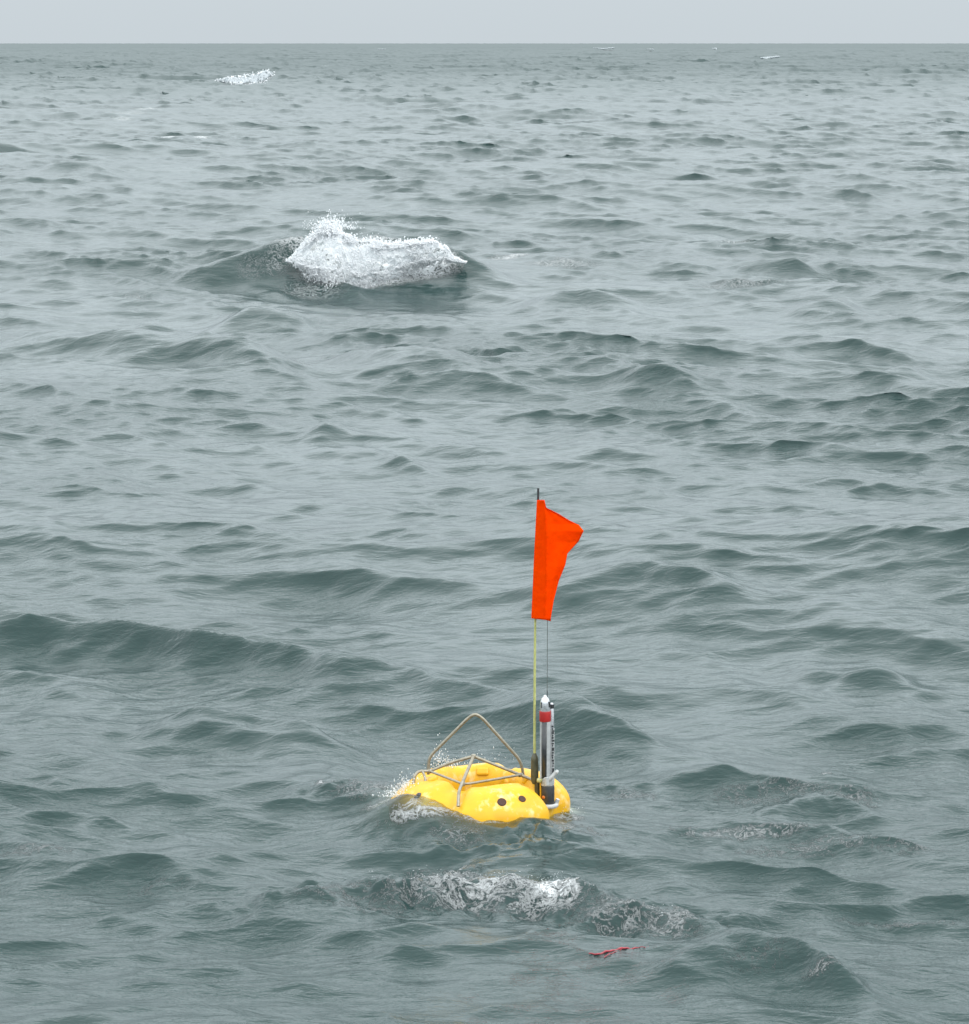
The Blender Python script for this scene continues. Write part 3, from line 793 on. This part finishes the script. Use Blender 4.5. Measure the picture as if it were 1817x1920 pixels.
def breaker(name, outline, depth_px, n, base, label, cat='whitecap', group=None, thick=1.2, lump=.12, zc=None):
    """foam thrown up by a crest: a lumpy body with torn edges, fringed by thrown drops"""
    xs = np.array([o[0] for o in outline], float); tp = np.array([o[1] for o in outline], float); bt = np.array([o[2] for o in outline], float)
    bp = ground((xs[0]+xs[-1])/2, depth_px, zc) if zc is not None else on_water((xs[0]+xs[-1])/2, depth_px)
    Yd = bp.y; wm_ = (xs[-1]-xs[0])*Yd/FOC
    A_ = 220 if n > 1000 else (40 if n > 100 else 16); B_ = 70 if n > 1000 else (14 if n > 100 else 8)
    vv = []; ff_ = []
    from mathutils import noise as mn
    sc_ = 1/(lump*3.2)
    Ybs = [min(on_water(xs[0]+(xs[-1]-xs[0])*i/A_, float(np.interp(xs[0]+(xs[-1]-xs[0])*i/A_, xs, bt))).y, Yd) for i in range(A_+1)]
    Ybs = [max(Yd-thick*.9, float(np.mean(Ybs[max(0, i-A_//8):i+A_//8+1]))) for i in range(A_+1)]
    for i in range(A_+1):
        u = i/A_; px = xs[0]+(xs[-1]-xs[0])*u
        a_ = np.interp(px, xs, tp); b = np.interp(px, xs, bt); hgt = b-a_
        wx = u*wm_
        a_ += hgt*(.20*mn.fractal(Vector((wx*sc_*1.3, 3.1, depth_px)), .7, 2.1, 5) + .10)
        b += hgt*(.34*mn.fractal(Vector((wx*sc_*1.2, 9.7, depth_px)), .7, 2.1, 5) - .16)
        Yb = Ybs[i]
        for side in (0, 1):
            for j in range(B_+1):
                q = j/B_; py = a_+(b-a_)*q
                rnd = math.sqrt(max(0, 1-(2*q-1)**2))*math.sqrt(max(0, 1-(2*u-1)**4))
                w3 = Vector((wx, q*hgt*Yd/FOC, side*5+depth_px))
                fb = mn.fractal(w3*sc_, .85, 2.1, 7)*1.1
                yy = Yd + (Yb-Yd)*q**1.3
                dep = (-1 if side == 0 else 1)*thick*.22*rnd + lump*fb*.9*rnd
                d = ray(px, py); t = (yy+dep)/d.y
                vv.append((d.x*t, d.y*t, CAM_H+d.z*t))
    st = 2*(B_+1)
    for i in range(A_):
        for side in (0, 1):
            for j in range(B_):
                if n > 1000 and j > B_*.35:
                    w3 = Vector((i/A_*wm_, j/B_*2.0, depth_px))
                    if mn.fractal(w3*2.2, .7, 2.1, 5) > .42 - .40*(j/B_-.35): continue
                if n <= 1000 and rng.random() < .06 + .12*abs(j/B_-.4): continue
                p = i*st+side*(B_+1)+j
                quad = (p, p+1, p+st+1, p+st)
                ff_.append(quad if side == 0 else quad[::-1])
    me = bpy.data.meshes.new(name); me.from_pydata(vv, [], ff_)
    bmw = bmesh.new(); bmw.from_mesh(me); bmesh.ops.remove_doubles(bmw, verts=bmw.verts, dist=base*.02+1e-4)
    loose = [v_ for v_ in bmw.verts if not v_.link_faces]; bmesh.ops.delete(bmw, geom=loose, context='VERTS')
    bmw.to_mesh(me); bmw.free(); me.polygons.foreach_set('use_smooth', [True]*len(me.polygons)); me.update()
    o = link(name, me, WW if n > 1000 else WF); tag(o, label, cat, group)
    if n > 500:
        px = rng.uniform(xs[0]-4, xs[-1]+4, n*4); a_ = np.interp(px, xs, tp); b = np.interp(px, xs, bt); hgt = b-a_
        kind_ = rng.random(n*4); g1 = rng.normal(0, 1, n*4); g2 = rng.random(n*4)
        py = np.where(kind_ < .30, a_ + hgt*(.16 - .10*np.abs(g1)), np.where(kind_ < .74, b - hgt*.26 + np.abs(g1)*.14*hgt, a_+hgt*(.05+.9*g2)))
        q = (py-a_)/hgt
        kx = 26/(xs[-1]-xs[0])
        cl = fbm(px*kx, py*kx, 82, 5); cl2 = fbm(px*kx*4, py*kx*2.2, 90, 3)
        prob = np.clip((cl-.36)*7, .04, 1)*np.clip((cl2-.30)*5, .1, 1)*np.clip(hgt/np.max(bt-tp)*1.3, .15, 1)
        keep = np.nonzero(rng.random(n*4) < prob)[0][:n]
        px, py, q = px[keep], py[keep], q[keep]
        yb = np.interp((px-xs[0])/(xs[-1]-xs[0]), np.linspace(0, 1, A_+1), Ybs)
        u_ = (px-W_PX/2)/FOC; v_ = (H_PX/2-py)/FOC
        dy_ = CP+v_*SP; dz_ = -SP+v_*CP
        t = (Yd + (yb-Yd)*np.clip(q, 0, 1.5)**1.3 - lump*(.2+1.5*rng.random(len(px))) - thick*.15*np.sin(np.pi*np.clip(q, 0, 1)))/dy_
        P_ = np.stack([u_*t, dy_*t, CAM_H+dz_*t], -1)
        S_ = base*rng.uniform(.25, 1.0, len(px))**1.5; ST = np.stack([rng.uniform(.7, 1.6, len(px)), np.ones(len(px)), rng.uniform(.7, 1.8, len(px))], -1)
        if n > 5000:                       # the plume flung up over the left peak
            m_ = 900; gx = rng.normal(622, 20, m_); gy = 430 - np.abs(rng.normal(0, 9, m_)) - 6*np.exp(-((gx-622)/18)**2)
            t = (Yd + rng.normal(0, .15, m_))/(CP + (H_PX/2-gy)/FOC*SP)
            P_ = np.concatenate([P_, np.stack([(gx-W_PX/2)/FOC*t, (CP+(H_PX/2-gy)/FOC*SP)*t, CAM_H+(-SP+(H_PX/2-gy)/FOC*CP)*t], -1)])
            S_ = np.concatenate([S_, .016*rng.uniform(.3, 1, m_)]); ST = np.concatenate([ST, np.stack([np.ones(m_), np.ones(m_), rng.uniform(1, 2.4, m_)], -1)])
        dr = drops('flying_spray', np.array(P_), np.array(S_), WD, np.array(ST)); dr.parent = o; dr['kind'] = 'stuff'
    return o
g = 'whitecaps breaking on distant waves'
breaker('whitecap', [(540, 486, 491), (552, 474, 498), (566, 458, 508), (584, 440, 520), (600, 422, 528), (622, 421, 532), (642, 423, 530), (652, 438, 534), (680, 452, 534),
                     (720, 455, 528), (745, 455, 515), (790, 450, 500), (820, 449, 492), (838, 462, 492), (850, 480, 492), (872, 490, 494)],
        472, 30000, .023, 'large white breaking crest with spray, left of centre in the middle distance', thick=1.4, lump=.24, zc=1.0)
breaker('whitecap', [(405, 149, 152), (425, 144, 157), (455, 141, 161), (480, 137, 160), (497, 131, 156), (512, 134, 142)], 158, 900, .10,
        'small white breaking crest near the horizon, upper left', group=g, thick=4, lump=.5)
breaker('whitecap', [(1112, 89, 91), (1132, 90, 93.4), (1152, 88, 91.5)], 94, 160, 1.2, 'short white crest just under the horizon, right of centre', group=g, thick=20)
breaker('whitecap', [(1212, 91.5, 93.5), (1226, 91, 94)], 95, 40, 1.0, 'tiny white crest just under the horizon, second from the left of three', group=g, thick=20)
breaker('whitecap', [(1335, 90, 93), (1344, 89, 93)], 93, 24, 1.0, 'tiny white fleck of foam under the horizon at right, smallest of all', group=g, thick=20)
breaker('whitecap', [(1425, 107, 111), (1445, 105, 111), (1462, 104, 109)], 111, 120, .6, 'flat white crest lowest of those near the horizon at right', group=g, thick=8)
breaker('whitecap', [(708, 91.5, 93), (724, 91.2, 92.6)], 94, 24, .7, 'faint white fleck just under the horizon, left of centre', group=g, thick=20)

# spray round the lander
P_ = []; S_ = []; ST = []
def spray(px, py, sx, sy, y, n, s, up=1.0):
    for _ in range(n):
        x = rng.normal(px, sx); z = py - abs(rng.normal(0, sy)) 
        p = loc(x, z, y + rng.normal(0, .06)); P_.append((p.x+bx, p.y+by, p.z+bz))
        S_.append(s*rng.uniform(.4, 1.2)); ST.append((1, 1, rng.uniform(1, 2.6)))
spray(832, 1440, 14, 13, .35, 160, .0048)
spray(822, 1436, 6, 22, .3, 40, .0045)
spray(766, 1486, 13, 13, -.1, 420, .0052)
spray(745, 1494, 16, 7, -.2, 240, .005)
spray(885, 1432, 26, 12, .4, 30, .0045)
spray(935, 1428, 14, 12, .3, 14, .005)
spray(1060, 1530, 14, 10, -.1, 60, .0045)
o = drops('spray', np.array(P_), np.array(S_), WW, np.array(ST))
tag(o, 'fine white spray thrown up around the yellow float', 'spray', kind='stuff')
# bubbles and droplets along the foaming wave in front
P_ = []; S_ = []; ST = []
for (px, py, sx, sy, n) in ((940, 1642, 60, 6, 160), (1035, 1655, 26, 7, 120), (800, 1642, 60, 6, 60), (1240, 1705, 50, 10, 30)):
    for _ in range(n):
        p = on_water(rng.normal(px, sx), rng.normal(py, sy))
        P_.append((p.x, p.y, p.z+rng.uniform(-.005, .012))); S_.append(rng.uniform(.002, .005)); ST.append((rng.uniform(1, 1.8), 1, .7))
o = drops('foam', np.array(P_), np.array(S_), WW, np.array(ST))
tag(o, 'white bubbling foam along the crest of the nearest wave', 'foam', kind='stuff')
print('water verts', len(co), 'tris', len(quads)*2)
